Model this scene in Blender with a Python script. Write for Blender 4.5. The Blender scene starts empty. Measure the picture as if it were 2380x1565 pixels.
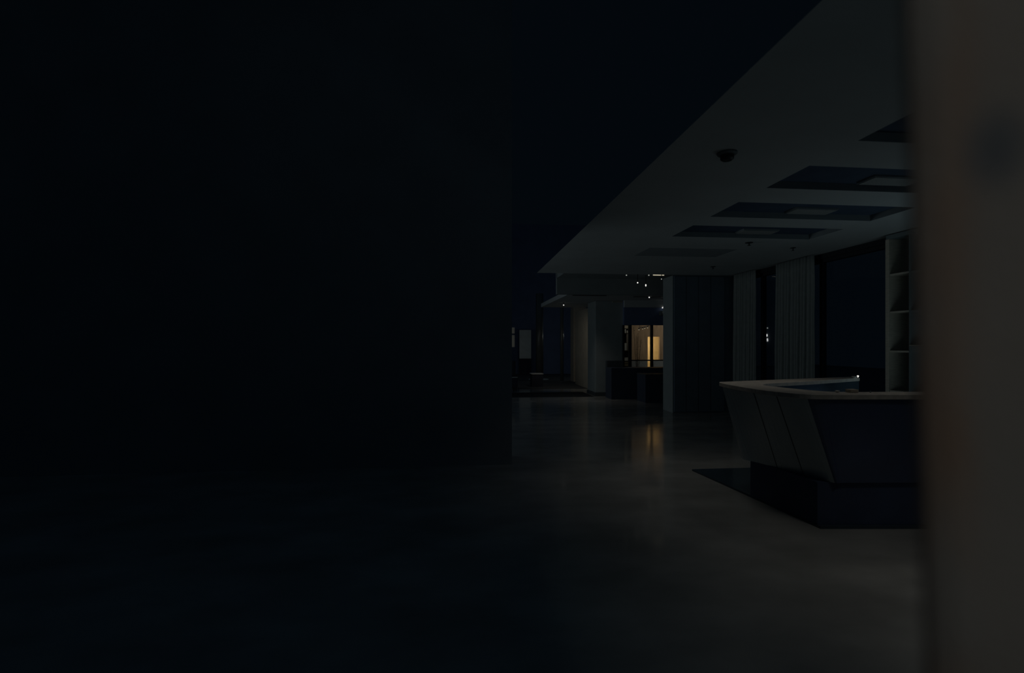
import bpy, bmesh, math, random
from mathutils import Vector, Matrix
random.seed(7)
SC = bpy.context.scene
COL = SC.collection

# ---------------------------------------------------------------- camera
F = 1150.0                      # focal length in photo pixels (2380 wide)
HOR = 800.0                     # horizon row
YAW = math.radians(5.71)        # room axes run 5.7 degrees left of the lens axis
CS, SN = math.cos(YAW), math.sin(YAW)
EYE = 1.5
cd = bpy.data.cameras.new('camera')
cam = bpy.data.objects.new('camera', cd)
COL.objects.link(cam)
cam.location = (0, 0, EYE)
cam.rotation_euler = (math.pi / 2, 0, -YAW)
cd.sensor_width = 36.0
cd.lens = 36.0 * F / 2380.0
cd.shift_y = (HOR - 782.5) / 2380.0
cd.clip_start = 0.02
cd.clip_end = 200
cd.dof.use_dof = True
cd.dof.focus_distance = 7.0
cd.dof.aperture_fstop = 1.4
SC.camera = cam

# ---------------------------------------------------------------- world, view, lights
SC.view_settings.view_transform = 'Standard'
SC.view_settings.look = 'None'
SC.view_settings.gamma = 1
SC.view_settings.exposure = 0.0
SC.view_settings.use_curve_mapping = False
w = bpy.data.worlds.new('night')
SC.world = w
w.use_nodes = True
bg = w.node_tree.nodes['Background']
bg.inputs['Strength'].default_value = 1.0
_nt = w.node_tree
_tc = _nt.nodes.new('ShaderNodeTexCoord')
_sx = _nt.nodes.new('ShaderNodeSeparateXYZ')
_nt.links.new(_tc.outputs['Generated'], _sx.inputs[0])
_rp = _nt.nodes.new('ShaderNodeValToRGB')          # night sky: darker low down, a little brighter overhead
_rp.color_ramp.elements[0].position = 0.66
_rp.color_ramp.elements[0].color = (0.0010, 0.0021, 0.0034, 1)
_rp.color_ramp.elements[1].position = 0.85
_rp.color_ramp.elements[1].color = (0.0085, 0.0180, 0.0290, 1)
_nt.links.new(_sx.outputs['Z'], _rp.inputs['Fac'])
_nt.links.new(_rp.outputs['Color'], bg.inputs['Color'])


def light(name, kind, loc, target, energy, color, **kw):
    d = bpy.data.lights.new(name, kind)
    d.energy = energy
    d.color = color
    for k, v in kw.items():
        setattr(d, k, v)
    o = bpy.data.objects.new(name, d)
    COL.objects.link(o)
    o.location = loc
    o.rotation_euler = (Vector(target) - Vector(loc)).to_track_quat('-Z', 'Y').to_euler()
    return o


# unseen cool area light added behind the left wall to brighten ceiling and columns
light('left_fill', 'AREA', (-6.0, 9.5, 1.3), (3.5, 8.5, 2.6), 32.0, (0.84, 0.97, 1.0),
      shape='RECTANGLE', size=5.0, size_y=1.8)
# unseen upward fills added for the ceiling: behind wall, viewer and post
for k, (x, y, e) in enumerate(((-0.3, 7.4, 0.6), (1.9, -1.8, 5.0), (5.2, 4.5, 2.6))):
    light('upward_fill', 'AREA', (x, y, 0.6), (x, y + .001, 3.0), e, (0.72, 0.95, 1.0), shape='SQUARE', size=0.9)
# warm spots without fittings, added for the floor pools, counter and far floor
for x, y, z, e, deg in ((2.35, 5.2, 2.95, 14.5, 96), (3.2, 2.4, 2.95, 24.0, 86), (3.7, 4.5, 2.95, 13.0, 90),
                        (2.6, 8.8, 2.95, 5.0, 105), (3.3, 13.2, 2.7, 14.0, 100)):
    light('fill_spot', 'SPOT', (x, y, z), (x, y + .05, 0), e, (1.0, 0.92, 0.82),
          spot_size=math.radians(deg), spot_blend=1.0, shadow_soft_size=0.25)
# unseen spot added high behind the viewer to brighten the post
light('post_fill', 'SPOT', (-0.9, -1.6, 2.6), (0.27, 0.24, 1.6), 22.0, (1.0, 0.97, 0.91),
      spot_size=math.radians(30), spot_blend=1.0, shadow_soft_size=0.15)
# a warm downlight in the far hall
light('far_downlight', 'SPOT', (2.9, 15.0, 2.72), (4.2, 18.0, 0.3), 38.0, (1.0, 0.88, 0.72),
      spot_size=math.radians(95), spot_blend=1.0, shadow_soft_size=0.35)
light('column_sheen_fill', 'POINT', (4.97, 20.7, 1.9), (0, 0, 0), 3.0, (0.95, 1.0, 0.95), shadow_soft_size=0.05)  # added unseen behind the stone column to put sheen on the round columns
light('facade_fill', 'POINT', (14.0, 27.0, 5.0), (0, 0, 0), 9.0, (0.35, 0.6, 1.0), shadow_soft_size=0.2)  # added outside to lift the dark building; no lamp stands there

# ---------------------------------------------------------------- helpers


def P(px, py, Y):
    """room point seen at a photo pixel, Y metres in front of the lens"""
    X = (px - 1190.0) / F * Y
    return Vector((X * CS + Y * SN, -X * SN + Y * CS, EYE - (py - HOR) / F * Y))


def G(px, py, z=0.0):
    """room point seen at a photo pixel on the level z"""
    return P(px, py, (EYE - z) * F / (py - HOR))


def RV(px):
    """U/V slope of a photo column"""
    t = (px - 1190.0) / F
    return (t * CS + SN) / (CS - t * SN)


def mat(name, col, rough=0.6, spec=0.3, var=0.15, scale=6.0, bump=0.0, bscale=80.0, metallic=0.0,
        rvar=0.0, stretch=(1, 1, 1)):
    m = bpy.data.materials.new(name)
    m.use_nodes = True
    nt = m.node_tree
    b = nt.nodes['Principled BSDF']
    b.inputs['Roughness'].default_value = rough
    b.inputs['Metallic'].default_value = metallic
    b.inputs['Specular IOR Level'].default_value = spec
    tc = nt.nodes.new('ShaderNodeTexCoord')
    mp = nt.nodes.new('ShaderNodeMapping')
    mp.inputs['Scale'].default_value = stretch
    nt.links.new(tc.outputs['Object'], mp.inputs['Vector'])
    n = nt.nodes.new('ShaderNodeTexNoise')
    n.inputs['Scale'].default_value = scale
    n.inputs['Detail'].default_value = 5
    nt.links.new(mp.outputs['Vector'], n.inputs['Vector'])
    r = nt.nodes.new('ShaderNodeValToRGB')
    r.color_ramp.elements[0].position = 0.3
    r.color_ramp.elements[1].position = 0.7
    r.color_ramp.elements[0].color = tuple(c * (1 - var) for c in col) + (1,)
    r.color_ramp.elements[1].color = tuple(min(1, c * (1 + var)) for c in col) + (1,)
    nt.links.new(n.outputs['Fac'], r.inputs['Fac'])
    nt.links.new(r.outputs['Color'], b.inputs['Base Color'])
    if rvar:
        mr = nt.nodes.new('ShaderNodeMapRange')
        mr.inputs['From Min'].default_value = 0.3
        mr.inputs['From Max'].default_value = 0.7
        mr.inputs['To Min'].default_value = max(0, rough - rvar)
        mr.inputs['To Max'].default_value = rough + rvar
        nt.links.new(n.outputs['Fac'], mr.inputs['Value'])
        nt.links.new(mr.outputs['Result'], b.inputs['Roughness'])
    if bump:
        n2 = nt.nodes.new('ShaderNodeTexNoise')
        n2.inputs['Scale'].default_value = bscale
        nt.links.new(mp.outputs['Vector'], n2.inputs['Vector'])
        bp = nt.nodes.new('ShaderNodeBump')
        bp.inputs['Strength'].default_value = bump
        bp.inputs['Distance'].default_value = 0.01
        nt.links.new(n2.outputs['Fac'], bp.inputs['Height'])
        nt.links.new(bp.outputs['Normal'], b.inputs['Normal'])
    return m


def emit(name, col, s):
    m = bpy.data.materials.new(name)
    m.use_nodes = True
    nt = m.node_tree
    nt.nodes.remove(nt.nodes['Principled BSDF'])
    e = nt.nodes.new('ShaderNodeEmission')
    e.inputs['Color'].default_value = tuple(col) + (1,)
    e.inputs['Strength'].default_value = s
    nt.links.new(e.outputs[0], nt.nodes['Material Output'].inputs['Surface'])
    return m


def glass_mat(name, tint):
    m = bpy.data.materials.new(name)
    m.use_nodes = True
    nt = m.node_tree
    nt.nodes.remove(nt.nodes['Principled BSDF'])
    t = nt.nodes.new('ShaderNodeBsdfTransparent')
    t.inputs['Color'].default_value = tuple(tint) + (1,)
    g = nt.nodes.new('ShaderNodeBsdfGlossy')
    g.inputs['Roughness'].default_value = 0.03
    lw = nt.nodes.new('ShaderNodeLayerWeight')
    lw.inputs['Blend'].default_value = 0.3
    fr = nt.nodes.new('ShaderNodeMath')
    fr.operation = 'MULTIPLY'
    fr.inputs[1].default_value = 0.12
    nt.links.new(lw.outputs['Facing'], fr.inputs[0])
    mx = nt.nodes.new('ShaderNodeMixShader')
    nt.links.new(fr.outputs[0], mx.inputs[0])
    nt.links.new(t.outputs[0], mx.inputs[1])
    nt.links.new(g.outputs[0], mx.inputs[2])
    nt.links.new(mx.outputs[0], nt.nodes['Material Output'].inputs['Surface'])
    return m


class MB:
    def __init__(s):
        s.bm = bmesh.new()

    def hexa(s, p):
        v = [s.bm.verts.new(q) for q in p]
        for f in ((3, 2, 1, 0), (4, 5, 6, 7), (0, 1, 5, 4), (1, 2, 6, 5), (2, 3, 7, 6), (3, 0, 4, 7)):
            s.bm.faces.new([v[i] for i in f])
        return s

    def box(s, u0, u1, v0, v1, z0, z1):
        return s.hexa([(u0, v0, z0), (u1, v0, z0), (u1, v1, z0), (u0, v1, z0),
                       (u0, v0, z1), (u1, v0, z1), (u1, v1, z1), (u0, v1, z1)])

    def prism(s, pts, z0, z1):
        a = [s.bm.verts.new((p[0], p[1], z0)) for p in pts]
        b = [s.bm.verts.new((p[0], p[1], z1)) for p in pts]
        n = len(pts)
        s.bm.faces.new(a[::-1])
        s.bm.faces.new(b)
        for i in range(n):
            j = (i + 1) % n
            s.bm.faces.new((a[i], a[j], b[j], b[i]))
        return s

    def strip(s, outer0, inner0, z0, outer1, inner1, z1):
        """a C-shaped wall: outer and inner outlines at the bottom and at the top"""
        R = []
        for o0, i0, o1, i1 in zip(outer0, inner0, outer1, inner1):
            R.append([s.bm.verts.new((o0[0], o0[1], z0)), s.bm.verts.new((i0[0], i0[1], z0)),
                      s.bm.verts.new((i1[0], i1[1], z1)), s.bm.verts.new((o1[0], o1[1], z1))])
        for a, b in zip(R, R[1:]):
            for k in range(4):
                l = (k + 1) % 4
                s.bm.faces.new((a[k], b[k], b[l], a[l]))
        s.bm.faces.new(R[0])
        s.bm.faces.new(R[-1][::-1])
        return s

    def lathe(s, prof, cx, cy, n=24, axis='z', cz=0.0):
        rings = []
        for r, h in prof:
            ring = []
            for k in range(n):
                a = 2 * math.pi * k / n
                if axis == 'z':
                    q = (cx + r * math.cos(a), cy + r * math.sin(a), cz + h)
                else:
                    q = (cx + r * math.cos(a), cy + h, cz + r * math.sin(a))
                ring.append(s.bm.verts.new(q))
            rings.append(ring)
        for a, b in zip(rings, rings[1:]):
            for k in range(n):
                l = (k + 1) % n
                s.bm.faces.new((a[k], a[l], b[l], b[k]))
        s.bm.faces.new(rings[0][::-1])
        s.bm.faces.new(rings[-1])
        return s

    def build(s, name, m, parent=None, bevel=0.0, smooth=False, loc=None):
        bmesh.ops.recalc_face_normals(s.bm, faces=s.bm.faces)
        me = bpy.data.meshes.new(name)
        s.bm.to_mesh(me)
        s.bm.free()
        if smooth:
            for p in me.polygons:
                p.use_smooth = True
        me.materials.append(m)
        o = bpy.data.objects.new(name, me)
        COL.objects.link(o)
        if parent is not None:
            o.parent = parent
            o.matrix_parent_inverse = Matrix.Translation(-parent.location)
        if bevel:
            b = o.modifiers.new('bevel', 'BEVEL')
            b.width = bevel
            b.segments = 2
            b.limit_method = 'ANGLE'
        return o


def tag(o, label, cat, group=None):
    o['label'] = label
    o['category'] = cat
    if group:
        o['group'] = group
    return o


def thing(name, loc, label, cat, group=None):
    o = bpy.data.objects.new(name, None)
    COL.objects.link(o)
    o.location = loc
    o.empty_display_size = 0.1
    return tag(o, label, cat, group)


def struct(o, label=None):
    o['kind'] = 'structure'
    if label:
        o['label'] = label
    return o


# ---------------------------------------------------------------- materials
def floor_mat():
    m = mat('polished_stone', (0.262, 0.272, 0.262), rough=0.14, spec=0.5, var=0.22, scale=1.3, rvar=0.05,
            stretch=(1, 1.6, 1))
    nt = m.node_tree
    b = nt.nodes['Principled BSDF']
    tc = nt.nodes.new('ShaderNodeTexCoord')
    n = nt.nodes.new('ShaderNodeTexNoise')
    n.inputs['Scale'].default_value = 5
    n.inputs['Detail'].default_value = 8
    n.inputs['Distortion'].default_value = 1.5
    nt.links.new(tc.outputs['Object'], n.inputs['Vector'])
    bp = nt.nodes.new('ShaderNodeBump')
    bp.inputs['Strength'].default_value = 0.03
    bp.inputs['Distance'].default_value = 0.01
    nt.links.new(n.outputs['Fac'], bp.inputs['Height'])
    nt.links.new(bp.outputs['Normal'], b.inputs['Normal'])
    return m


M_floor = floor_mat()
M_ceil = mat('painted_ceiling', (0.46, 0.49, 0.50), rough=0.9, spec=0.1, var=0.04, scale=2)
M_fascia = mat('painted_fascia', (0.26, 0.29, 0.30), rough=0.9, spec=0.1, var=0.05, scale=3)
M_recess = mat('dark_recess_paint', (0.075, 0.105, 0.16), rough=0.85, spec=0.1, var=0.1)
M_lining = mat('grey_recess_lining', (0.24, 0.28, 0.30), rough=0.9, spec=0.1, var=0.05)
M_panel = mat('unlit_diffuser', (0.32, 0.34, 0.34), rough=0.5, spec=0.3, var=0.03)
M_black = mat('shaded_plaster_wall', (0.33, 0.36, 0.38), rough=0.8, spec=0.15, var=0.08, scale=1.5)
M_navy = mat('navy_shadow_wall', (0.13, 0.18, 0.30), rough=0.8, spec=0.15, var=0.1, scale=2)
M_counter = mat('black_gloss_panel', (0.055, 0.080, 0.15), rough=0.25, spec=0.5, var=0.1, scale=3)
M_plinth = mat('black_plinth', (0.045, 0.068, 0.125), rough=0.5, spec=0.3, var=0.1)
M_slab = mat('black_polished_slab', (0.035, 0.055, 0.075), rough=0.12, spec=0.45, var=0.1)
M_top = mat('greige_stone_top', (0.42, 0.405, 0.37), rough=0.35, spec=0.4, var=0.2, scale=18)
M_curt = mat('grey_curtain_cloth', (0.24, 0.27, 0.27), rough=0.9, spec=0.1, var=0.08, scale=10, bump=0.2, bscale=200)
M_col = mat('grey_column_plaster', (0.26, 0.30, 0.31), rough=0.8, spec=0.2, var=0.06, scale=4)
M_warmcol = mat('warm_stone_column', (0.36, 0.33, 0.28), rough=0.7, spec=0.2, var=0.15, scale=30, bump=0.2, bscale=90)
M_backwall = mat('dark_slate_panelling', (0.17, 0.23, 0.29), rough=0.6, spec=0.25, var=0.1, scale=3)
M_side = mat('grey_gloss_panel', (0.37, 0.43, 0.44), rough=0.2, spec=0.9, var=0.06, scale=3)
M_darkpaint = mat('dark_panel_paint', (0.06, 0.075, 0.085), rough=0.6, spec=0.25, var=0.1, scale=3)
M_fdark = mat('dark_laminate', (0.045, 0.06, 0.09), rough=0.5, spec=0.3, var=0.1)
M_frame = mat('black_frame', (0.012, 0.016, 0.022), rough=0.5, spec=0.3, var=0.1)
M_shelf = mat('pale_shelf_board', (0.48, 0.45, 0.38), rough=0.6, spec=0.3, var=0.12, scale=12, stretch=(1, 1, 6))
M_shelfback = mat('blue_grey_back_board', (0.17, 0.215, 0.23), rough=0.7, spec=0.2, var=0.06)
M_glassN = glass_mat('night_glass', (0.9, 0.92, 0.95))
M_glassW = glass_mat('clear_glass', (0.95, 0.95, 0.93))
M_white = emit('lamp_white', (1.0, 0.98, 0.92), 1.0)
M_dim = emit('lamp_dim', (0.9, 0.95, 0.85), 0.30)
M_ledwarm = emit('led_warm', (0.95, 0.85, 0.62), 0.5)
M_fix = mat('dark_fixture', (0.03, 0.035, 0.04), rough=0.5, spec=0.3, var=0.1)
M_detector = mat('grey_plastic', (0.13, 0.155, 0.165), rough=0.6, spec=0.3, var=0.06)
M_carton = mat('tan_carton', (0.42, 0.38, 0.31), rough=0.8, spec=0.2, var=0.1, scale=20)
M_pale = mat('pale_ceramic', (0.55, 0.56, 0.53), rough=0.3, spec=0.5, var=0.05)
M_board = mat('pale_grey_board', (0.68, 0.72, 0.70), rough=0.7, spec=0.2, var=0.08, scale=5)
M_furn = mat('dark_upholstery', (0.035, 0.04, 0.06), rough=0.8, spec=0.2, var=0.1)
M_edge = mat('pale_table_edge', (0.55, 0.57, 0.57), rough=0.35, spec=0.5, var=0.05)
M_roundcol = mat('dark_gloss_column', (0.09, 0.10, 0.10), rough=0.35, spec=0.5, var=0.1)
M_roomwall = mat('brown_plaster', (0.42, 0.33, 0.24), rough=0.9, spec=0.1, var=0.18, scale=5, stretch=(2, 2, .5))
M_roomgrey = mat('grey_room_paint', (0.30, 0.29, 0.25), rough=0.9, spec=0.1, var=0.08, scale=4)
M_lowgrey = mat('grey_low_partition', (0.36, 0.42, 0.46), rough=0.8, spec=0.2, var=0.15, scale=40)
M_cream = mat('cream_plaster', (0.70, 0.58, 0.38), rough=0.9, spec=0.1, var=0.08, scale=8)
M_leaf = mat('dark_leaves', (0.07, 0.075, 0.04), rough=0.6, spec=0.3, var=0.4, scale=20)
M_wood = mat('dark_shelf_wood', (0.05, 0.04, 0.03), rough=0.6, spec=0.3, var=0.2, scale=10)
M_ground = mat('dark_asphalt', (0.05, 0.055, 0.06), rough=0.9, spec=0.1, var=0.2)

# ---------------------------------------------------------------- large structure
struct(MB().box(-9, 6.6, -4, 24.5, -0.12, 0).build('floor', M_floor))
struct(MB().box(6.6, 26, 4, 44, -0.14, -0.02).build('floor_street', M_ground))

# main soffit with four sunk panels
UL, UR, ZC = 1.56, 6.6, 3.0
RU0, RU1 = 2.90, 4.95
RECS = [(2.77, 3.38), (3.89, 4.49), (4.96, 5.57), (5.99, 6.64)]
VEND = 10.32
mb = MB()
mb.hexa([(UL, -4, ZC), (RU0, -4, ZC), (RU0, VEND, ZC), (UL, VEND, ZC),
         (UL + .5, -4, ZC + .2), (RU0, -4, ZC + .2), (RU0, VEND, ZC + .2), (UL + .5, VEND, ZC + .2)])
mb.box(RU1, UR, -4, VEND, ZC, ZC + 0.2)
cur = -4
for a, b in RECS + [(7.45, 8.15)]:
    mb.box(RU0, RU1, cur, a, ZC, ZC + 0.2)
    cur = b
mb.box(RU0, RU1, cur, VEND, ZC, ZC + 0.2)
ceiling = struct(mb.build('ceiling', M_ceil), 'pale grey main ceiling with sunk dark panels')
LAB = ['nearest the viewer, half behind the post', 'second from the viewer', 'third from the viewer', 'fourth from the viewer']
for (a, b), lab in zip(RECS, LAB):
    t = MB()
    t.box(RU0 + .0, RU1 - .0, a, b, ZC + 0.07, ZC + 0.09)
    o = t.build('recess_panel', M_recess, ceiling)
    o['label'] = 'dark sunk ceiling panel, ' + lab
    # the dark lining of the sunk panel
    t = MB()
    t.box(RU0, RU0 + .004, a, b, ZC + .001, ZC + .07)
    t.box(RU1 - .004, RU1, a, b, ZC + .001, ZC + .07)
    t.box(RU0 + .004, RU1 - .004, a, a + .004, ZC + .001, ZC + .07)
    t.box(RU0 + .004, RU1 - .004, b - .004, b, ZC + .001, ZC + .07)
    t.build('recess_lining', M_lining, ceiling)
MB().box(RU0, RU1 - .6, 7.45, 8.15, ZC + 0.0015, ZC + 0.03).build('recess_panel', mat('grey_recess_paint', (0.28, 0.31, 0.33), 0.9, 0.1, 0.05), ceiling)
MB().box(RU1 - .6, RU1, 7.45, 8.15, ZC, ZC + 0.03).build('ceiling_infill', M_ceil, ceiling)

# raised coffer behind the main soffit, its bulkhead and the lower far soffit
struct(MB().box(2.35, UR, VEND, 12.25, 3.15, 3.3).build('ceiling_raised', M_fascia))
struct(MB().box(2.35, UR, 12.2, 12.35, 2.75, 3.3).build('trim_1', M_fascia), 'grey bulkhead at the back of the raised coffer')
struct(MB().box(2.65, UR, 12.35, 16.6, 2.75, 2.87).build('ceiling_far', M_ceil), 'lower far ceiling')
struct(MB().box(4.59, UR, 13.70, 13.78, 2.55, 2.75).build('trim_2', M_ceil), 'pale downstand over the lit window')

# black mass on the left, its end stands mid picture
struct(MB().box(-9, 0.612, 6.13, 6.6, 0, 7.5).build('wall_left', M_black))
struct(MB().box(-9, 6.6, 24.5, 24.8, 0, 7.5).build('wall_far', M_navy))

# back return wall with panelled front
bw = MB()
bw.box(4.58, 6.0, 10.40, 10.92, 0, ZC)
back = struct(bw.build('wall_back', M_backwall, bevel=0.004))
pp = MB()
for k, (a, b) in enumerate(((4.60, 4.86), (4.88, 5.14), (5.16, 5.42), (5.44, 5.74))):
    pp.box(a, b, 10.385, 10.40, 0.02, 2.98)
pp.build('wall_panelling', M_backwall, back)
MB().box(4.566, 4.58, 10.40, 10.92, 0.0, 2.995).build('end_facing', M_col, back)

# right wall: solid ends, sill and head, glazing between them
wr = MB()
wr.box(5.80, 6.15, -4, 5.0, 0, ZC)
wr.box(6.10, 6.15, 5.0, 6.26, 0, ZC)
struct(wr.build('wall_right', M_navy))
fr = MB()
for v in (6.26, 7.70, 8.71, 9.34, 10.32):
    fr.box(5.97, 6.05, v, v + .06, 0.35, 2.92)
fr.box(5.97, 6.05, 6.32, 10.32, 0.35, 0.41)
fr.box(5.97, 6.05, 6.32, 10.32, 2.86, 2.92)
fr.box(5.95, 6.15, 6.26, 10.4, 0, 0.35)
fr.box(5.95, 6.15, 6.26, 10.4, 2.92, ZC)
win = struct(fr.build('window_1', M_frame), 'black framed night window in the right wall')
MB().box(6.005, 6.012, 6.30, 10.34, 0.40, 2.87).build('pane', M_glassN, win)


# ---------------------------------------------------------------- curtains
def curtain(v0, v1, label, amp=0.055, n=11, seed=1):
    rnd = random.Random(seed)
    bm = bmesh.new()
    N = 160
    ph = [rnd.uniform(.8, 1.25) for _ in range(n)]
    tot = sum(ph)
    edges = [0]
    for p in ph:
        edges.append(edges[-1] + p / tot)
    zs = [0.03, 0.8, 1.4, 2.0, 2.5, 2.8, 2.985]
    grid = []
    for zi, z in enumerate(zs):
        row = []
        k = 1.0 - 0.55 * (z / 3.0) ** 2
        for i in range(N + 1):
            t = i / N
            j = min(n - 1, max(0, sum(1 for e in edges[1:] if t > e)))
            f = (t - edges[j]) / (edges[j + 1] - edges[j])
            d = amp * k * (1 - abs(math.cos(math.pi * f)) ** 2.2) * (0.75 + 0.5 * ((j * 37) % 5) / 5)
            row.append(bm.verts.new((5.84 - d, v0 + (v1 - v0) * t + 0.006 * math.sin(7 * z + j), z)))
        grid.append(row)
    for a, b in zip(grid, grid[1:]):
        for i in range(N):
            bm.faces.new((a[i], a[i + 1], b[i + 1], b[i]))
    me = bpy.data.meshes.new('curtain')
    bm.to_mesh(me)
    bm.free()
    for p in me.polygons:
        p.use_smooth = True
    me.materials.append(M_curt)
    o = bpy.data.objects.new('curtain', me)
    COL.objects.link(o)
    s = o.modifiers.new('thick', 'SOLIDIFY')
    s.thickness = 0.006
    return tag(o, label, 'curtain', 'curtains along the night window')


curtain(9.36, 10.17, 'grey pleated curtain farther along the window, beside the dark return wall', seed=3)
curtain(7.70, 8.72, 'wider grey pleated curtain nearer the viewer, above the counter tip', n=12, seed=8)

# ---------------------------------------------------------------- bookcase in the right wall
bk = thing('bookcase', (5.95, 5.6, 0), 'tall open shelving with pale upright behind the counter, at the blurred post', 'bookcase')
MB().box(5.78, 6.095, 6.195, 6.255, 0, 2.93).build('upright', M_shelf, bk, bevel=.003)
MB().box(5.79, 6.095, 5.885, 5.905, 0, 2.93).build('upright', M_shelfback, bk, bevel=.002)
MB().box(5.79, 6.095, 5.01, 5.03, 0, 2.93).build('upright', M_shelfback, bk, bevel=.002)
MB().box(6.075, 6.09, 5.03, 6.195, 0, 2.93).build('back_board', M_shelfback, bk)
MB().box(5.79, 6.09, 5.01, 6.255, 2.93, 2.985).build('top_board', M_shelfback, bk)
for z in (2.44, 1.93, 1.40, 0.86, 0.3):
    MB().box(5.79, 6.075, 5.905, 6.195, z - .012, z + .012).build('shelf', M_shelf, bk, bevel=.002)
for z in (2.44, 1.93, 0.86, 0.3):
    MB().box(5.80, 6.075, 5.03, 5.885, z - .012, z + .012).build('shelf', M_shelfback, bk, bevel=.002)
MB().box(5.78, 6.075, 5.70, 5.885, 1.395, 1.475).build('drawer', M_shelfback, bk, bevel=.003)
MB().box(5.775, 6.075, 5.70, 5.885, 1.477, 1.487).build('shelf', M_shelf, bk)

# ---------------------------------------------------------------- bar counter
cnt = thing('bar_counter', (3.2, 4.4, 0), 'large black bar counter with flared front and pale stone top, standing on a black slab', 'counter')
o_top = [(4.72, 5.60), (3.70, 5.30), (2.86, 5.03), (2.67, 4.93), (2.60, 4.55), (2.585, 4.14), (2.62, 3.88), (2.72, 3.69), (2.95, 3.625), (3.59, 3.56), (5.3, 3.39)]
i_top = [(4.68, 5.42), (3.75, 4.99), (3.15, 4.76), (2.96, 4.62), (2.91, 4.50), (2.93, 4.30), (3.0, 4.0), (3.08, 3.87), (3.25, 3.82), (3.82, 3.785), (5.3, 3.63)]
o_bot = [(4.62, 5.45), (3.75, 5.15), (2.95, 4.85), (2.745, 4.63), (2.80, 4.45), (2.87, 4.20), (2.94, 3.95), (3.01, 3.74), (3.1, 3.735), (3.65, 3.685), (5.3, 3.52)]
i_bot = [(4.60, 5.35), (3.76, 4.97), (3.17, 4.74), (3.00, 4.62), (2.97, 4.50), (3.0, 4.30), (3.06, 4.05), (3.12, 3.9), (3.27, 3.86), (3.83, 3.80), (5.3, 3.64)]


def inset(o, i, d):
    r = []
    for a, b in zip(o, i):
        v = Vector((b[0] - a[0], b[1] - a[1]))
        v.normalize()
        r.append((a[0] + v.x * d, a[1] + v.y * d))
    return r


def fine(pts, n=5):
    """Catmull-Rom smoothing of an open outline"""
    out = []
    for k in range(len(pts) - 1):
        p0 = Vector(pts[max(0, k - 1)]); p1 = Vector(pts[k]); p2 = Vector(pts[k + 1]); p3 = Vector(pts[min(len(pts) - 1, k + 2)])
        for j in range(n):
            t = j / n
            q = 0.5 * ((2 * p1) + (p2 - p0) * t + (2 * p0 - 5 * p1 + 4 * p2 - p3) * t * t + (3 * p1 - p0 - 3 * p2 + p3) * t ** 3)
            out.append((q.x, q.y))
    out.append(tuple(pts[-1]))
    return out


ot, it, ob, ib = fine(o_top), fine(i_top), fine(o_bot), fine(i_bot)
MB().strip(ot, it, 1.062, ot, it, 1.10).build('countertop', M_top, cnt, bevel=.003)
tO, tI = inset(ot, it, .03), inset(it, ot, .015)
mO0, mO1 = inset(ob, ib, .02), inset(tO, tI, .02)
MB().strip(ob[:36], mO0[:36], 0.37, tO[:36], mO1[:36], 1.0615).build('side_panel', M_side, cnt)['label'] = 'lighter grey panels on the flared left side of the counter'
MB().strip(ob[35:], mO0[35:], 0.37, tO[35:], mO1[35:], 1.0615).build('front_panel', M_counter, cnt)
MB().strip(inset(ob, ib, .021), ib, 0.371, inset(tO, tI, .021), tI, 1.061).build('inner_lining', M_slab, cnt)
po = [(4.58, 5.38), (3.72, 5.08), (2.98, 4.80), (2.80, 4.58), (2.89, 3.78), (3.3, 3.745), (5.3, 3.545)]
pi = [(4.56, 5.20), (3.80, 4.88), (3.2, 4.62), (3.1, 4.45), (3.15, 4.0), (3.35, 3.95), (5.3, 3.75)]
MB().strip(po, pi, 0.021, po, pi, 0.369).build('plinth', M_plinth, cnt)
MB().prism([(2.70, 5.61), (2.888, 3.742), (5.6, 3.47), (5.6, 5.6)], 0, 0.02).build('base_slab', M_slab, cnt)


def seam(k):
    a0, a1 = Vector(ob[k] + (0.372,)), Vector(inset(ot, it, .03)[k] + (1.06,))
    b0, b1 = Vector(ob[k + 1] + (0.372,)), Vector(inset(ot, it, .03)[k + 1] + (1.06,))
    d0 = (b0 - a0).normalized() * .006
    d1 = (b1 - a1).normalized() * .006
    nrm = (b0 - a0).cross(a1 - a0).normalized() * .0025
    if nrm.x > 0:
        nrm = -nrm
    MB().hexa([a0, a0 + d0, a0 + d0 + nrm, a0 + nrm, a1, a1 + d1, a1 + d1 + nrm, a1 + nrm]).build('panel_seam', M_frame, cnt)


for k in (24, 29):
    seam(k)

# small things on the counter
q = P(1980, 912, 4.08)
tag(MB().box(q.x - .034, q.x + .034, q.y - .03, q.y + .03, 1.101, 1.127).build('carton', M_carton, bevel=.002),
    'small tan carton on the inner edge of the front counter', 'box')
q = P(1946, 911, 4.09)
tag(MB().lathe([(.008, 0), (.014, .004), (.017, .014), (.015, .014), (.010, .006)], q.x, q.y, cz=1.101).build('small_dish', M_pale, smooth=True),
    'tiny pale dish on the front counter left of the tan carton', 'dish')
q = P(2023, 911, 4.07)
tag(MB().lathe([(.006, 0), (.006, .010), (.004, .012)], q.x, q.y, cz=1.101, n=12).build('cork', M_detector),
    'tiny grey cork on the front counter right of the tan carton', 'cork')
q = P(1986, 880.0, 5.78)
tag(MB().lathe([(.012, 0), (.014, .003), (.026, .014), (.03, .022), (.028, .022), (.022, .013), (.005, .005)], q.x, q.y, cz=1.101).build('small_bowl', M_pale, smooth=True),
    'small pale bowl at the far end of the back counter arm', 'bowl')
q = P(1994, 880.0, 5.80)
tl = thing('table_light', (q.x, q.y, 1.101), 'tiny white light glowing beside the bowl on the back counter arm', 'lamp')
MB().lathe([(.014, 0), (.014, .004), (.003, .006)], q.x, q.y, cz=1.101, n=14).build('base', M_fix, tl)
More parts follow.
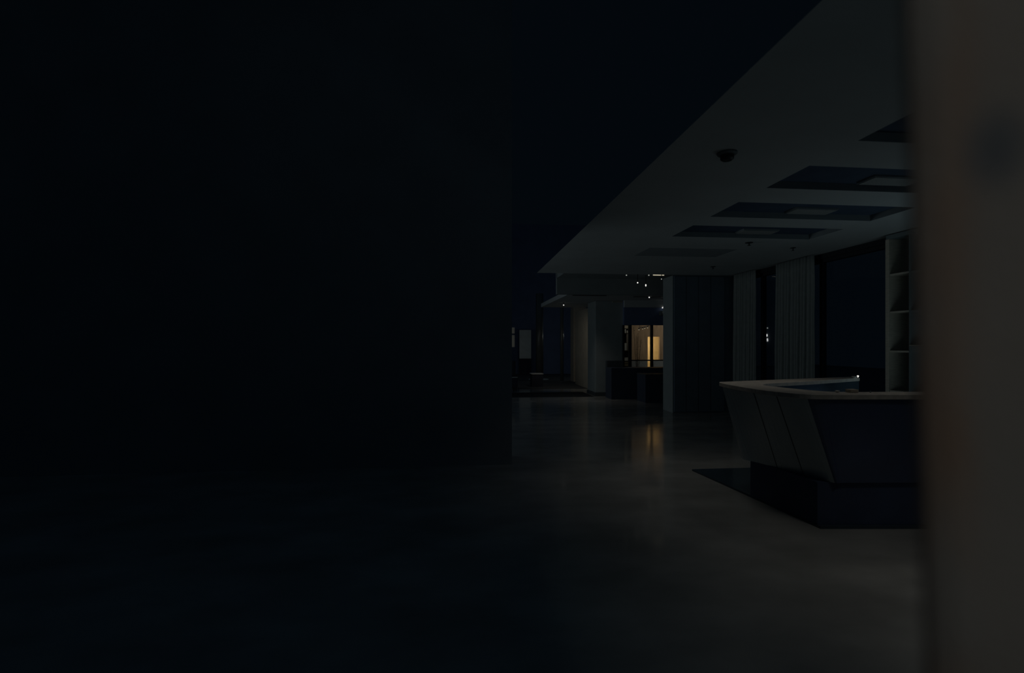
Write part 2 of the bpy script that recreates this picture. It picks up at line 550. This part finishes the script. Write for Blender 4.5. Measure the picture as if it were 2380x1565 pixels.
MB().lathe([(.002, .006), (.011, .022), (.010, .028), (.004, .031)], q.x, q.y, cz=1.101, n=14).build('bulb', M_white, tl, smooth=True)

# ---------------------------------------------------------------- ceiling fittings
for (a, b), lab in zip(RECS, ('in the nearest sunk panel, behind the blurred post', 'in the second sunk panel, cut by the blurred post',
                              'in the third sunk panel', 'in the farthest sunk panel with a lamp')):
    t = thing('ceiling_panel_light', (4.07, (a + b) / 2 + .12, ZC + .07), 'unlit square ceiling light ' + lab, 'ceiling light', 'unlit lights in the sunk ceiling panels')
    MB().box(3.80, 4.32, b - .27, b - .05, ZC + .05, ZC + .0695).build('frame', M_lining, t)
    MB().box(3.81, 4.31, b - .26, b - .06, ZC + .043, ZC + .0495).build('diffuser', M_panel, t)
q = G(1690, 355, 3.0)
sd = thing('smoke_detector', (q.x, q.y, 3.0), 'round two-tier smoke detector on the ceiling near the diagonal edge', 'smoke detector')
MB().lathe([(.075, 0), (.075, -.012), (.06, -.022)], q.x, q.y, cz=3.0, n=32).build('base', M_detector, sd)
MB().lathe([(.05, -.022), (.05, -.05), (.036, -.062)], q.x, q.y, cz=3.0, n=32).build('sensor', M_fix, sd)


def sprinkler(px, py, r, label):
    q = G(px, py, 3.0)
    t = thing('sprinkler', (q.x, q.y, 3.0), label, 'sprinkler', 'sprinkler heads in the main ceiling')
    MB().lathe([(r, 0), (r, -.006), (r * .7, -.010)], q.x, q.y, cz=3.0, n=20).build('rose', M_fix, t)
    s = MB().lathe([(r * .18, -.010), (r * .18, -.04)], q.x, q.y, cz=3.0, n=10).build('stem', M_fix, t)
    MB().lathe([(r * .45, -.04), (r * .45, -.045)], q.x, q.y, cz=3.0, n=14).build('deflector', M_fix, s)


sprinkler(1741, 564, .055, 'dark sprinkler head just beyond the farthest sunk panel')
sprinkler(1843, 576, .04, 'dark sprinkler head close to the wall over the wider curtain')
sprinkler(1657, 620, .05, 'dark sprinkler head farthest along, in front of the dark return wall')


def spot(px, py, Y, ztop, r, label, m=None, tall=1.0):
    q = P(px, py, Y)
    t = thing('ceiling_spotlight', (q.x, q.y, ztop), label, 'spotlight', 'small lit spotlights in the far ceilings')
    h = max(.004, ztop - (q.z + r * tall))
    MB().lathe([(r * 1.6, 0), (r * 1.6, -min(h, .012)), (r * .6, -min(h, .014)), (r * .6, -h)], q.x, q.y, cz=ztop, n=14).build('housing', M_fix, t)
    pr = [(max(.001, r * math.sin(a)), r * tall * math.cos(a)) for a in [math.pi * k / 8 for k in range(9)]]
    MB().lathe(pr, q.x, q.y, cz=q.z, n=14).build('bulb', m or M_white, t, smooth=True)


spot(1482, 657.5, 11.6, 3.15, .016, 'lit spotlight hanging left in the raised coffer')
spot(1501, 663.5, 11.9, 3.15, .015, 'lit tall spotlight right of the first one in the raised coffer', tall=1.9)
spot(1537.5, 649, 11.6, 3.15, .013, 'dim spotlight in the raised coffer, nearest the return wall', m=M_dim)
spot(1509, 691.5, 13.0, 2.75, .016, 'lit spotlight in the dark slot of the far ceiling')
spot(1310, 709.5, 14.9, 2.75, .016, 'lit spotlight near the left edge of the far ceiling')
spot(1456, 640, 11.65, 3.15, .015, 'dim spotlight at the far rim of the main ceiling, left end of the row', m=M_dim)
spot(1508, 640, 11.65, 3.15, .015, 'dim spotlight at the far rim of the main ceiling, beside the light strip', m=M_dim)
a, b = P(1517, 640, 11.7), P(1544, 639.5, 11.7)
ls = thing('light_strip', ((a.x + b.x) / 2, a.y, 3.15), 'thin warm light strip in the raised coffer by the return wall', 'light strip')
MB().box(a.x, b.x, a.y - .02, a.y + .02, a.z + .012, 3.15).build('channel', M_fix, ls)
MB().box(a.x, b.x, a.y - .021, a.y - .014, a.z - .008, a.z + .012).build('diffuser', M_ledwarm, ls)
# dark linear slots
a, b = P(1474, 692, 13.0), P(1546, 692, 13.0)
tag(MB().box(a.x, b.x, a.y - .04, a.y + .10, 2.742, 2.7495).build('slot_diffuser', M_frame), 'dark slot in the far ceiling behind the return wall', 'slot')
a, b = P(1332, 686, 12.6), P(1412, 686, 12.6)
tag(MB().box(a.x, b.x, 12.36, 12.46, 2.738, 2.7495).build('slot_diffuser', M_frame), 'dark slot at the near rim of the far ceiling, left end', 'slot')

# ---------------------------------------------------------------- far hall
def col_box(name, u0, u1, v0, v1, z1, m, label, cat='column', bevel=.006):
    return tag(MB().box(u0, u1, v0, v1, 0, z1).build(name, m, bevel=bevel), label, cat)


c1 = thing('square_column', (4.23, 14.4, 0), 'wide square grey column left of the lit window', 'column')
MB().box(3.815, 4.655, 13.95, 14.85, 0.10, 2.745).build('shaft', M_col, c1, bevel=.01)
MB().box(3.79, 4.68, 13.925, 14.875, 0, 0.0995).build('skirting', M_darkpaint, c1, bevel=.004)
col_box('square_column', 4.385, 4.90, 19.3, 19.85, 3.9, M_warmcol, 'slim warm grey stone column far off, mirrored in the floor')
tag(MB().lathe([(.16, 0), (.16, 3.6)], *P(1254, 800, 20.6).xy, n=40).build('round_column', M_roundcol, smooth=True),
    'dark round column with a soft pale sheen, left in the far hall', 'column')
tag(MB().lathe([(.07, 0), (.07, 3.6)], *P(1306, 800, 20.2).xy, n=32).build('round_column', M_roundcol, smooth=True),
    'thin dark round column nearest the warm stone column', 'column')
a, b = P(1208, 767, 23.9), P(1236, 834, 23.9)
nb = thing('display_board', ((a.x + b.x) / 2, 24.3, 0), 'pale grey upright board on a dark stand at the far wall', 'board')
MB().box(a.x, b.x, 23.9, 23.95, b.z, a.z).build('board', M_board, nb, bevel=.004)
MB().box(a.x - .02, b.x + .02, 23.952, 24.0, 0, a.z + .02).build('stand', M_furn, nb)
wf = MB()
for y0, y1 in ((761, 775), (779, 807)):
    a, b = P(1175, y0, 24.2), P(1198, y1, 24.2)
    wf.box(a.x, b.x, 24.46, 24.50, b.z, a.z)
struct(wf.build('window_2', emit('dim_window', (0.80, 0.84, 0.74), 0.022)), 'two dim panes on the far wall beside the black wall end')
# furniture silhouettes
a, b = P(1235, 870, 17.2), P(1264, 870, 17.2)
t = thing('low_table', ((a.x + b.x) / 2, a.y + .25, 0), 'low dark table with a thin pale top edge in the far hall', 'table')
MB().box(a.x, b.x, a.y, a.y + .5, .445, .467).build('table_top', M_edge, t, bevel=.002)
MB().box(a.x + .02, b.x - .02, a.y + .02, a.y + .48, 0, .4445).build('base', M_furn, t)
a, b = P(1160, 877, 15.6), P(1203.5, 877, 15.6)
t = thing('lounge_chair', ((a.x + b.x) / 2, a.y + .3, 0), 'dark lounge chair half hidden by the black wall end', 'chair')
MB().box(a.x, b.x, a.y, a.y + .62, .12, .435).build('seat', M_furn, t, bevel=.02)
MB().box(a.x, b.x, a.y - .004, a.y + .01, .436, .455).build('seat_trim', M_edge, t)
MB().box(a.x, b.x, a.y + .625, a.y + .75, .12, .95).build('backrest', M_furn, t, bevel=.03)
for u in (a.x + .03, b.x - .07):
    for v in (a.y + .03, a.y + .66):
        MB().box(u, u + .04, v, v + .04, 0, .119).build('leg', M_fix, t)
q = P(1252, 884, 20.9)
tag(MB().lathe([(.42, 0), (.42, .018)], q.x, q.y, n=48).build('round_mat', M_lowgrey), 'round grey mat at the foot of the far dark round column', 'mat')

struct(MB().box(0.3, 6.6, 16.25, 24.46, 0, .003).build('floor_shade_sheet', mat('charcoal_floor_shade', (0.07, 0.075, 0.08), 0.95, 0.05, 0.2, 40)))  # dark sheet laid in for the unlit far floor
tag(MB().box(0.9, 3.72, 13.8, 15.12, 0, .008).build('floor_shade_band', mat('dark_floor_shade', (0.035, 0.04, 0.045), 0.95, 0.05, 0.2, 40)), 'dark carpet strip painted across the floor between light bands, left of the wide square column', 'shade')  # dark strip put in for the dim gap between two bands of light
# dark service counter and desk in front of the lit window
sc_ = thing('service_counter', (5.0, 13.4, 0), 'long dark service counter under the lit window', 'counter')
vF = 13.06
a, b = RV(1421) * vF, RV(1499) * vF
MB().box(a, 6.2, vF, vF + .55, 0, .83).build('body', M_fdark, sc_, bevel=.003)
MB().box(a, 6.2, vF - .01, vF + .56, .8305, .852).build('counter_top', M_fdark, sc_, bevel=.003)
MB().box(a, 4.47, vF + .40, vF + .55, .8525, 1.035).build('raised_end', M_darkpaint, sc_, bevel=.003)
dk = thing('desk', (5.1, 12.3, 0), 'dark desk in front of the service counter, beside the return wall', 'desk')
vD = 12.2
a, b = RV(1500) * vD, RV(1560) * vD
MB().box(a, b, vD, vD + .6, .0, .70).build('body', M_fdark, dk, bevel=.003)
MB().hexa([(a, vD - .02, .701), (b, vD - .02, .701), (b, vD + .62, .701), (a, vD + .62, .701),
           (a, vD - .02, .728), (b, vD - .02, .728), (b, vD + .62, .728), (a, vD + .62, .728)]).build('desk_top', M_darkpaint, dk, bevel=.003)

# lit window and the room behind it
vW = 13.78
def UW(px):
    return RV(px) * vW
def ZW(py, px=1500):
    return P(px, py, vW * CS + UW(px) * SN).z
ww = MB()
ww.box(4.605, 8.0, vW, vW + .12, ZW(756), 2.745)
ww.box(UW(1552), 8.0, vW, vW + .12, ZW(857), ZW(756))
ww.box(4.605, 8.0, vW, vW + .12, 0, ZW(857))
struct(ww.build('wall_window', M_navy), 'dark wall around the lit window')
fw = MB()
for x0, x1 in ((1449, 1452), (1462.5, 1468.5), (1514, 1518.5), (1545, 1552)):
    fw.box(UW(x0), UW(x1), vW + .01, vW + .11, ZW(857), ZW(756))
for x0, x1 in ((1468.5, 1514), (1518.5, 1545)):
    fw.box(UW(x0), UW(x1), vW + .02, vW + .10, ZW(839.3), ZW(836.7))
w3 = struct(fw.build('window_3', M_frame), 'lit window with black mullions, far right of centre')
MB().box(UW(1452), UW(1545), vW + .05, vW + .056, ZW(857), ZW(756)).build('pane', M_glassW, w3)

vB = 15.6            # back wall of the room
def UB(px, v=vB):
    return RV(px) * v
def ZB(py, px=1500, v=vB):
    return P(px, py, v * CS + UB(px, v) * SN).z
rb = MB()
d0, d1, dz = UB(1505.5), UB(1533), ZB(783)
rb.box(4.3, d0, vB, vB + .1, 0, 2.7)
rb.box(d1, 7.9, vB, vB + .1, 0, 2.7)
rb.box(d0, d1, vB, vB + .1, dz, 2.7)
struct(rb.build('wall_room', M_roomwall), 'brown back wall of the lit room')
struct(MB().box(4.3, 7.9, vW + .12, 18.2, 2.7, 2.74).build('ceiling_room', M_roomgrey))
struct(MB().box(4.3, 7.9, vW + .14, 18.2, 0, .012).build('floor_room', M_lowgrey))
struct(MB().box(4.2, 4.3, 14.9, 18.2, 0, 2.7).build('wall_room_left', M_roomgrey))
struct(MB().box(7.9, 8.0, vW + .12, 18.2, 0, 2.7).build('wall_room_right', M_roomgrey))
# passage behind the doorway
struct(MB().box(4.3, 7.9, 16.9, 17.0, 0, 2.7).build('wall_passage', M_cream), 'cream wall lit through the doorway')
light('passage_lamp', 'POINT', (6.0, 16.45, 1.55), (6.9, 16.9, 1.3), 24, (1.0, 0.76, 0.42), shadow_soft_size=0.08)
light('room_lamp', 'POINT', (6.9, 14.35, 2.3), (6.3, 15, 0), 11, (1.0, 0.84, 0.64), shadow_soft_size=0.12)
light('shelf_fill', 'POINT', (5.15, 14.2, 2.35), (5, 15, 1), 1.6, (1.0, 0.88, 0.70), shadow_soft_size=0.05)  # added out of view above the pane to brighten the shelf items
# low grey partition under the transom
lp = tag(MB().box(UB(1466, 14.9), UB(1504, 14.9), 14.9, 14.96, 0, ZB(838.5, 1490, 14.9)).build('low_partition', M_lowgrey), 'low grey partition seen under the window bar, left of the bright doorway', 'partition')
tag(MB().box(UB(1519, 14.9), UB(1560, 14.9), 14.9, 14.96, 0, ZB(838.5, 1530, 14.9)).build('low_partition', M_lowgrey), 'low grey partition seen under the window bar, right of the bright doorway', 'partition')
# track light
a, b = P(1484, 764, 15.2), P(1508, 758.5, 15.6)
tr = thing('track_light', ((a.x + b.x) / 2, (a.y + b.y) / 2, 2.7), 'dark track with small glowing heads inside the lit room', 'track light')
dv = (b - a)
sd_ = Vector((-dv.y, dv.x, 0)).normalized() * .012
zu = Vector((0, 0, .02))
MB().hexa([a - sd_, a + sd_, b + sd_, b - sd_, a - sd_ + zu, a + sd_ + zu, b + sd_ + zu, b - sd_ + zu]).build('rail', M_fix, tr)
for f in (0.05, 0.40, 0.60, 0.88):
    c = a + dv * f
    h = MB().lathe([(.016, -.004), (.02, -.035)], c.x, c.y, cz=c.z, n=12).build('head', M_fix, tr)
    MB().lathe([(.015, -.0355), (.012, -.05)], c.x, c.y, cz=c.z, n=12).build('bulb', M_ledwarm, h)
for f in (.1, .9):
    c = a + dv * f
    MB().box(c.x - .004, c.x + .004, c.y - .004, c.y + .004, c.z + .02, 2.7).build('hanger', M_fix, tr)
# plant and slender rods by the back wall
pot = P(1481, 850, 15.2)
pl = thing('potted_plant', (pot.x, pot.y, 0), 'tall thin dark potted plant inside the lit room', 'plant')
MB().lathe([(.09, .012), (.12, .30), (.10, .30)], pot.x, pot.y, n=20).build('pot', M_wood, pl, smooth=True)
st = MB()
lf = MB()
rnd = random.Random(4)
for k in range(5):
    dx, dy = rnd.uniform(-.1, .12), rnd.uniform(-.06, .06)
    top = rnd.uniform(1.5, 2.15)
    st.hexa([(pot.x - .006, pot.y - .006, .28), (pot.x + .006, pot.y - .006, .28), (pot.x + .006, pot.y + .006, .28), (pot.x - .006, pot.y + .006, .28),
             (pot.x + dx - .004, pot.y + dy - .004, top), (pot.x + dx + .004, pot.y + dy - .004, top), (pot.x + dx + .004, pot.y + dy + .004, top), (pot.x + dx - .004, pot.y + dy + .004, top)])
    for j in range(16):
        f = .35 + .65 * j / 16
        c = Vector((pot.x + dx * f, pot.y + dy * f, .28 + (top - .28) * f))
        an = rnd.uniform(0, 6.28)
        d = Vector((math.cos(an), math.sin(an), rnd.uniform(-.2, .6))).normalized() * rnd.uniform(.04, .08)
        sdv = Vector((-d.y, d.x, 0)).normalized() * .010
        up = Vector((0, 0, .002))
        p1, p2 = c + d * .5 + sdv, c + d
        vs = [c, c + d * .5 - sdv, p2, p1]
        lf.hexa(vs + [v + up for v in vs])
st.build('stem', M_wood, pl)
lf.build('foliage', M_leaf, pl)
# shelving seen in the narrow left pane
va = 14.6
def SH(x0, x1, y0, y1, v=va):
    xm = (x0 + x1) / 2
    return RV(x0) * v, RV(x1) * v, ZB(y1, xm, v), ZB(y0, xm, v)
sh = thing('display_shelf', (RV(1456) * va, va + .15, 0), 'dark display shelf seen through the narrow left pane', 'shelf')
u0, u1 = RV(1447) * va, RV(1463.5) * va
MB().box(u0, u1, va + .26, va + .28, 0.012, 2.3).build('back_board', M_wood, sh)
MB().box(u1, u1 + .02, va, va + .28, 0.012, 2.3).build('side_panel', M_wood, sh)
MB().box(u0 - .02, u0, va, va + .28, 0.012, 2.3).build('side_panel', M_wood, sh)
SHZ = []
for y in (774.5, 815, 839, 845.5, 851):
    z = ZB(y, 1457, va)
    SHZ.append(z)
    MB().box(u0, u1, va + .002, va + .258, z - .012, z).build('shelf', M_wood, sh)
ZT = ZB(763.5, 1457, va)
MB().box(u0, u1, va + .001, va + .258, ZB(763.8, 1457, va), ZB(757, 1457, va)).build('top_panel', M_roomgrey, sh)


def on_shelf(name, x0, x1, ytop, z, m, label, cat, d=.1):
    a_, b_, zz, zt = SH(x0, x1, ytop, 900)
    tag(MB().box(a_, b_, va + .02, va + .02 + d, z + .001, zt).build(name, m, bevel=.003), label, cat)


on_shelf('storage_box', 1453, 1455.2, 765.5, SHZ[0], M_board, 'narrow pale box on the top shelf of the display shelf, left side', 'box')
q0, q1, _, zt = SH(1457.2, 1462.2, 765.5, 900)
tag(MB().lathe([(.018, 0), (.026, .02), (.022, .05), (.012, .07), (.02, .09)], (q0 + q1) / 2, va + .08, cz=SHZ[0] + .001, n=16).build('vase', M_board, smooth=True),
    'pale vase on the top shelf of the display shelf', 'vase')
on_shelf('storage_box', 1457, 1462.3, 775.5, SHZ[1], M_roomgrey, 'tall grey box standing right on the second shelf of the display shelf', 'box', d=.06)
on_shelf('storage_box', 1452.3, 1456.8, 798, SHZ[1], M_board, 'short pale box standing left on the second shelf of the display shelf', 'box', d=.06)
on_shelf('storage_box', 1452.3, 1462.3, 831.5, SHZ[2], M_board, 'wide pale box on the third shelf of the display shelf', 'box')
on_shelf('tray', 1452.3, 1462.5, 841.2, SHZ[3], M_cream, 'upper cream tray on the lower shelves of the display shelf', 'tray')
on_shelf('tray', 1452.3, 1462.5, 846.8, SHZ[4], M_cream, 'lower cream tray on the lower shelves of the display shelf', 'tray')

# emergency light by the return wall
q = P(1539.5, 728, 14.2)
el = thing('emergency_light', (q.x, 13.7, q.z), 'small box light with two white lamps above the lit window', 'light')
MB().box(q.x - .07, q.x + .07, 13.64, 13.779, q.z - .07, q.z + .06).build('housing', M_detector, el, bevel=.004)
MB().hexa([(q.x, 13.62, q.z + .02), (q.x + .06, 13.62, q.z + .005), (q.x + .06, 13.638, q.z + .005), (q.x, 13.638, q.z + .02),
           (q.x, 13.62, q.z + .035), (q.x + .06, 13.62, q.z + .025), (q.x + .06, 13.638, q.z + .025), (q.x, 13.638, q.z + .035)]).build('lamp', M_white, el)
q = P(1541, 715, 14.2)
MB().hexa([(q.x - .03, q.y - .02, q.z - .02), (q.x + .03, q.y - .02, q.z - .022), (q.x + .03, q.y + .02, q.z - .022), (q.x - .03, q.y + .02, q.z - .02),
           (q.x - .005, q.y - .02, q.z + .015), (q.x + .03, q.y - .02, q.z + .03), (q.x + .03, q.y + .02, q.z + .03), (q.x - .005, q.y + .02, q.z + .015)]).build('lamp', M_white, el)

# ---------------------------------------------------------------- the city beyond the night window
q = P(1775, 800, 34)
ho = thing('distant_building', (q.x + 1.5, q.y, 0), 'distant dark building with a few lit windows, seen between the curtains', 'building')
MB().box(q.x - 2.5, q.x + 4, q.y + .5, q.y + 5, -.02, 6).build('wall', M_black, ho)
for x, y, ww_, hh in ((1754, 781.5, 2.2, 3.2), (1754.2, 789.3, 2.2, 1.8), (1788.2, 781.5, 1.6, 3), (1793.2, 779.5, 1.8, 5.4), (1794.8, 788.6, 2, 2.2), (1795, 792.2, 2.2, 1.6), (1795, 762.3, 1.5, 1.8)):
    c = P(x, y, 34)
    k = 34 / F / 2
    MB().box(c.x - ww_ * k, c.x + ww_ * k, q.y + .45, q.y + .498, c.z - hh * k, c.z + hh * k).build('window', M_white if y > 770 else M_dim, ho)

# ---------------------------------------------------------------- blurred post right beside the lens
def post_mat():
    m = mat('mottled_brown_grey', (0.20, 0.195, 0.18), rough=0.8, spec=0.2, var=0.1, scale=9, bump=0.3, bscale=300)
    nt = m.node_tree
    b = nt.nodes['Principled BSDF']
    old = b.inputs['Base Color'].links[0].from_socket
    tc = nt.nodes.new('ShaderNodeTexCoord')
    mp = nt.nodes.new('ShaderNodeMapping')
    mp.inputs['Scale'].default_value = (30, 30, 9)
    nt.links.new(tc.outputs['Object'], mp.inputs['Vector'])
    n = nt.nodes.new('ShaderNodeTexNoise')
    n.inputs['Scale'].default_value = 1.0
    n.inputs['Detail'].default_value = 2
    nt.links.new(mp.outputs['Vector'], n.inputs['Vector'])
    r = nt.nodes.new('ShaderNodeValToRGB')
    r.color_ramp.elements[0].position = 0.36
    r.color_ramp.elements[0].color = (0, 0, 0, 1)
    r.color_ramp.elements[1].position = 0.68
    r.color_ramp.elements[1].color = (1, 1, 1, 1)
    nt.links.new(n.outputs['Fac'], r.inputs['Fac'])
    mx = nt.nodes.new('ShaderNodeMix')
    mx.data_type = 'RGBA'
    nt.links.new(r.outputs['Color'], mx.inputs[0])
    nt.links.new(old, mx.inputs[6])
    mx.inputs[7].default_value = (0.215, 0.155, 0.115, 1)
    # brown streak down the post and one dark blue-grey knot: both are marks on the surface

    def vm(op, a, vec):
        q = nt.nodes.new('ShaderNodeVectorMath')
        q.operation = op
        nt.links.new(a, q.inputs[0])
        q.inputs[1].default_value = vec
        return q

    def mrange(sock, a0, a1, b0, b1):
        q = nt.nodes.new('ShaderNodeMapRange')
        q.interpolation_type = 'SMOOTHSTEP'
        for k, v in zip(('From Min', 'From Max', 'To Min', 'To Max'), (a0, a1, b0, b1)):
            q.inputs[k].default_value = v
        nt.links.new(sock, q.inputs['Value'])
        return q.outputs['Result']

    def hit(px, py):
        d = P(px, py, 1.0) - Vector((0, 0, EYE))
        t = bl.dot(r2) / d.dot(r2)
        return Vector((0, 0, EYE)) + d * t

    c0 = hit(2188, 700)
    dot = vm('DOT_PRODUCT', vm('SUBTRACT', tc.outputs['Object'], c0).outputs[0], s2)
    ab = nt.nodes.new('ShaderNodeMath')
    ab.operation = 'ABSOLUTE'
    nt.links.new(dot.outputs['Value'], ab.inputs[0])
    band = mrange(ab.outputs[0], 0.004, 0.018, 1.0, 0.12)
    mu = nt.nodes.new('ShaderNodeMath')
    mu.operation = 'MULTIPLY'
    nt.links.new(band, mu.inputs[0])
    nt.links.new(r.outputs['Color'], mu.inputs[1])
    nt.links.new(mu.outputs[0], mx.inputs[0])
    sc = vm('MULTIPLY', vm('SUBTRACT', tc.outputs['Object'], hit(2316, 345)).outputs[0], (1, 1, 0.6))
    ln = nt.nodes.new('ShaderNodeVectorMath')
    ln.operation = 'LENGTH'
    nt.links.new(sc.outputs[0], ln.inputs[0])
    knot = mrange(ln.outputs['Value'], 0.002, 0.016, 0.75, 0.0)
    mk = nt.nodes.new('ShaderNodeMix')
    mk.data_type = 'RGBA'
    nt.links.new(knot, mk.inputs[0])
    nt.links.new(mx.outputs[2], mk.inputs[6])
    mk.inputs[7].default_value = (0.075, 0.095, 0.115, 1)
    nt.links.new(mk.outputs[2], b.inputs['Base Color'])
    return m


D = 0.30
phi = math.radians(38.95 + 5.71)          # bearing of the left edge, from the room's V axis
ray = Vector((math.sin(phi), math.cos(phi), 0))
side = Vector((math.cos(phi), -math.sin(phi), 0))
po_ = thing('post', (ray.x * D, ray.y * D, 0), 'out-of-focus brown grey post filling the right edge, close to the viewer', 'post')
rot = math.radians(2.0)
s2 = side * math.cos(rot) - ray * math.sin(rot)
r2 = ray * math.cos(rot) + side * math.sin(rot)
bl = ray * D
lean = math.tan(math.radians(1.6))
mb = MB()
pts = []
for z in (0.0, 2.99):
    off = s2 * (-(z - EYE) * lean)
    c = bl + off
    pts += [tuple(c.xy) + (z,), tuple((c + s2 * .22).xy) + (z,), tuple((c + s2 * .22 + r2 * .2).xy) + (z,), tuple((c + r2 * .2).xy) + (z,)]
mb.hexa(pts)
mb.build('shaft', post_mat(), po_, bevel=.012)
